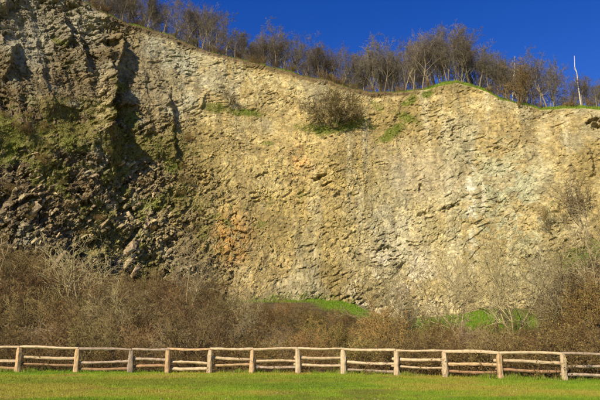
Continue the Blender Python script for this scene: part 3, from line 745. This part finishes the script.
for px, y, d in rows:
    x = (px - 300) / 600 * y * 1.01; z = float(ground_z(np.array(x), np.array(y)))
    mid = 235 < px < 385
    if 222 < px < 360 and d > .8: continue                 # grass shows on the mound
    if 385 < px < 430 and d > .85: continue
    if 465 < px < 525 and d > .75 and rs.random() < .8: continue
    if 545 < px and d > .9: continue
    s = rs.uniform(.65, 1.0) if mid else rs.uniform(.85, 1.3)
    if mid and d > .5: s *= .7
    if px > 385 and d > .6: s *= .8
    if px < 215 and d > .6: s *= 1.1
    if d < .12: s *= .8
    k = rs.choice([0, 0, 2, 5, 8, 4, 6] if px < 235 else ([2, 3, 5, 7, 6, 3] if px < 385 else [1, 7, 2, 0, 3, 4, 5, 2]))
    lim = np.interp(px, brush_x, brush_y) + rs.uniform(-3, 7)
    if px > 385 and d > .25 and rs.random() < (.08 if px < 540 else .2): lim -= rs.uniform(12, 34); k = 1; s = rs.uniform(.9, 1.3)
    zl = float(at(px, lim, y)[2]) - z
    s = min(s, zl / 2.35)
    if s < .28: continue
    lb, g_ = zone(px, y)
    look = {0: 'upright brown', 1: 'upright pale grey', 2: 'round brown leafy', 3: 'round ochre', 4: 'arching reddish', 5: 'arching brown', 6: 'round grey twiggy', 7: 'upright ochre', 8: 'upright reddish'}[k]
    dp = 'nearest the fence' if d < .2 else ('halfway up' if d < .6 else 'close under the rock')
    g_ = g_.replace('low thicket in front of', 'thicket before')
    put_shrub(x, y, z, s, k, f"{look} shrub {dp} in the {g_}", f"{look} shrubs {dp.strip(',')} of the {g_}".replace(',', '')); cnt += 1
print("shrubs", cnt)

# small trees standing up out of the thicket
SAP = dict(TREE, seg=[6, 5, 4, 3, 2], kids=[8, 6, 4, 0, 0], rmin=.011, wob=[.12, .2, .24, .25, .3], first=[.2, .15, .1, 0, 0], ang=[(25, 60), (25, 65), (25, 65), (0, 0), (0, 0)])
M_pale = mat("pale_twig", base=(.32, .255, .125), var=0.3, objvar=0.25, hue=0.012)
saps = []
for sd_ in (31, 32, 33, 34):
    rd = random.Random(sd_); out = [[] for _ in range(5)]
    for i in range(1 + sd_ % 3):
        a = rd.random() * 6.28
        grow(rd, (0, 0, -.2), (math.cos(a) * .3, math.sin(a) * .3, 1), 5 * rd.uniform(.8, 1), .07, 0, 3, out, SAP)
    V, F = tubes(out[0], 5); V2, F2 = tubes(out[1] + out[2] + out[3], 3)
    saps.append((mesh("trunk", V, F, M_pale, smooth=True), mesh("crown", V2, F2, M_pale, smooth=True)))
def sapling(px, top, y, k, label, rot=0., lean=0.):
    x = (px - 300) / 600 * y * 1.01; z = float(ground_z(np.array(x), np.array(y)))
    h = float(at(px, top, y)[2]) - z; s = max(.4, h / 4.9)
    o = bpy.data.objects.new("young_tree", None); col.objects.link(o); tag(o, label, "tree")
    o.location = (x, y, z); o.rotation_euler = (0, lean, rot); o.scale = (s, s, s); o.empty_display_size = .3
    obj("trunk", saps[k][0], o); obj("crown", saps[k][1], o)
sapling(128, 292, 40, 0, "pale crooked young tree standing in the left thicket", 1)
sapling(84, 246, 55, 1, "thin grey young tree at the upper edge of the left thicket", 2)
sapling(28, 240, 52, 2, "pale spreading young tree at the far left edge of the thicket", 0)
sapling(190, 256, 58, 3, "fine twigged young tree under the orange stained rock", 3)
sapling(246, 288, 50, 1, "short bare young tree at the left end of the green mound", 4)
sapling(412, 270, 52, 2, "bare young tree before the pale foot of the wall, left of the green hollow", 5)
sapling(455, 262, 50, 0, "bare young tree with one upright pale trunk left of the green hollow", 0)
sapling(440, 282, 44, 3, "low spreading young tree just left of the upright pale trunk", 2)
sapling(508, 250, 47, 1, "slender forked young tree in front of the green hollow", 1)
sapling(490, 268, 56, 3, "thin young tree behind the green hollow's left edge", 3)
sapling(534, 256, 50, 2, "bare young tree right of the green hollow, crown against the rock", 2)
sapling(574, 236, 46, 1, "tall leaning young tree at the right under the grassy slope", 4, -.15)
sapling(560, 262, 40, 0, "pale twigged young tree in front of the leaning one at the right", 1)
sapling(596, 240, 42, 3, "bare young tree cut by the right edge of the picture", 2)
sapling(380, 285, 48, 3, "small bare young tree at the right end of the green mound", 1)

# bushes growing on the wall
def wall_bush(px, py, s, k, label, name="cliff_bush", sz=1.0, mats=None):
    p, nn = wall_at(px, py)
    return put_shrub(float(p[0]), float(p[1]) - .1, float(p[2]), s, k, label, name=name, cat="bush", sz=sz)
wall_bush(333, 126, 3.0, 9, "round grey bare bush on the grassy ledge high in the middle of the cliff")
x, y, z = hilltop(517, .3); put_shrub(x, y, z - .3, 2.1, 0, "dense reddish brown bush hanging over the rim right of the brow", name="cliff_bush", cat="bush", sz=1.1)
wall_bush(583, 224, 2.2, 1, "sparse bare bush spread against the right side of the rock face")
wall_bush(554, 232, 1.3, 0, "small bare bush on the rock left of the larger spread bush")
wall_bush(228, 104, .9, 6, "small dry bush on the upper left grassy ledge")
# low scrub scattered over the dark left part
rw = random.Random(31)
for i in range(46):
    px = rw.uniform(0, 205); py = rw.uniform(100, 250)
    if px > 110 and py < 130: continue
    p, nn = wall_at(px, py)
    put_shrub(float(p[0]), float(p[1]), float(p[2]), rw.uniform(.25, .55), rw.choice([3, 3, 2, 5]), "low olive brown scrub clinging to the dark left part of the rock face", "scrub on the dark left rock face", name="scrub")
# undergrowth along the rim
for i in range(60):
    px = rw.uniform(70, 625); x, y, z = hilltop(px, rw.uniform(.6, 5))
    if 436 < px < 500 and rw.random() < .75: continue
    put_shrub(x, y, z, rw.uniform(.35, .75), rw.choice([0, 2, 8, 3, 5]), "low bare undergrowth shrub along the rim beneath the trees", "undergrowth along the rim", name="bare_shrub")

# ------------------------------------------------------------------ the fence
def log(name, p0, p1, r0, r1, m, parent, seed, sides=9, n=10, bend=.03, flat=1.0):
    rd = random.Random(seed); p0 = Vector(p0); p1 = Vector(p1); d = (p1 - p0); L = d.length; d.normalize()
    ref = Vector((0, 0, 1)) if abs(d.z) < .9 else Vector((0, 1, 0))
    u = d.cross(ref).normalized(); v = d.cross(u)
    V = []; F = []
    ph = rd.random() * 6; ph2 = rd.random() * 6; prof = [rd.uniform(.82, 1.15) for _ in range(sides)]
    for i in range(n + 1):
        t = i / n; c = d * (L * t) + u * (bend * math.sin(t * 3.3 + ph) * .8) + v * (bend * math.sin(t * 5 + ph2))
        r = (r0 + (r1 - r0) * t) * (1 + .10 * rd.uniform(-1, 1)) * (.86 if i in (0, n) else 1)
        for k in range(sides):
            a = 2 * math.pi * k / sides; rr = r * prof[k] * rd.uniform(.9, 1.1)
            V.append(c + u * (rr * math.cos(a)) + v * (rr * math.sin(a) * flat))
    for i in range(n):
        for k in range(sides):
            k2 = (k + 1) % sides; F.append((i * sides + k, i * sides + k2, (i + 1) * sides + k2, (i + 1) * sides + k))
    me = bpy.data.meshes.new(name); me.from_pydata(V, [], F + [tuple(range(sides - 1, -1, -1)), tuple(n * sides + k for k in range(sides))]); me.materials.append(m); me.update()
    o = obj(name, me, parent); o.location = p0 - parent.location
    return o
fence = bpy.data.objects.new("rail_fence", None); col.objects.link(fence); fence.location = (0, 28.1, 0)
tag(fence, "rustic split rail wooden fence running across the lawn's far side", "fence")
posts = [(-38, 370, 347, 0, .0), (17.2, 369, 346.5, 1, .0), (75.4, 370, 347.5, 1, 0), (130.6, 371.3, 349.2, 2, 0), (167.6, 371, 348.8, 1, 0), (209.6, 369.3, 348.8, 0, 0), (251.5, 369.5, 348.4, 1, 0), (298, 370, 348, 0, 0),
         (343.4, 371.6, 348.6, 0, 0), (396.7, 375.8, 349.8, 0, 0), (445.2, 376, 350.8, 0, 0), (500.8, 378.5, 352, 1, 0), (564.5, 379.2, 353, 0, 0), (634, 381, 354, 1, 0)]
PW = []
for i, (px, pb, pt, mi, ln) in enumerate(posts):
    x = (px - 300) / 600 * 28
    for _ in range(6):
        y = float(fence_depth(np.array(x))); x = (px - 300) / 600 * (y * CP - 2 * SP) 
    zt = float(at(px, pt + 1.3, y)[2]); PW.append((x, y, zt))
    rd = random.Random(i); lean = rd.uniform(-.03, .03)
    log("post", (x, y, -.25), (x + lean, y + rd.uniform(-.02, .02), zt), .135, .115, M_wood[mi], fence, 300 + i, 10, 6, .012)
# rails: middle and low heights (in photo rows) for each bay, tone of each
bays = [(361.5, 367.8, 0, 3), (358, 365, 0, 3), (362.5, 369.2, 2, 3), (359.5, 366.5, 2, 3), (363, 369.3, 0, 0), (358.8, 365.3, 0, 1), (361.2, 367.4, 0, 2), (358.4, 365.6, 0, 0),
        (363.4, 371, 0, 2), (360, 367.8, 0, 0), (364.6, 372.4, 1, 3), (362.2, 371.2, 0, 3), (367.4, 376.2, 2, 2)]
topc = [0, 0, 2, 2, 1, 0, 0, 0, 0, 0, 0, 0, 2]
rr_ = random.Random(77)
for i, (ym, yl, cm, cl) in enumerate(bays):
    (x0, y0, z0), (x1, y1, z1) = PW[i], PW[i + 1]
    dx = (x1 - x0); L = math.hypot(dx, y1 - y0); ex, ey = dx / L, (y1 - y0) / L
    def rail(za, zb, m, back_, over, r, nm="rail"):
        o0, o1 = over
        log(nm, (x0 - ex * o0, y0 - ey * o0 + back_, za), (x1 + ex * o1, y1 + ey * o1 + back_, zb), r * rr_.uniform(.9, 1.1), r * rr_.uniform(.8, 1.05), m, fence, rr_.randrange(9999), 8, 14, .02, .85)
    rail(z0 + .03, z1 + .03, M_wood[topc[i]], rr_.uniform(-.02, .02), (-.01 if i % 2 else .06, -.01 if i % 2 == 0 else .06), .072, "top_rail")
    pm = (posts[i][0] + posts[i + 1][0]) / 2; yy_ = (y0 + y1) / 2
    bk = .17
    ov = (rr_.uniform(.10, .2), rr_.uniform(.10, .2)) if i % 2 else (rr_.uniform(.02, .1), rr_.uniform(.02, .1))
    zm = float(at(pm, ym, yy_)[2]); zl = float(at(pm, yl, yy_)[2])
    sl = rr_.uniform(-.03, .03)
    rail(zm - sl, zm + sl, M_wood[cm], bk, ov, .078)
    sl = rr_.uniform(-.02, .02)
    rail(max(.05, zl - sl), max(.05, zl + sl), M_wood[cl], bk + .01, (ov[1], ov[0]), .07)
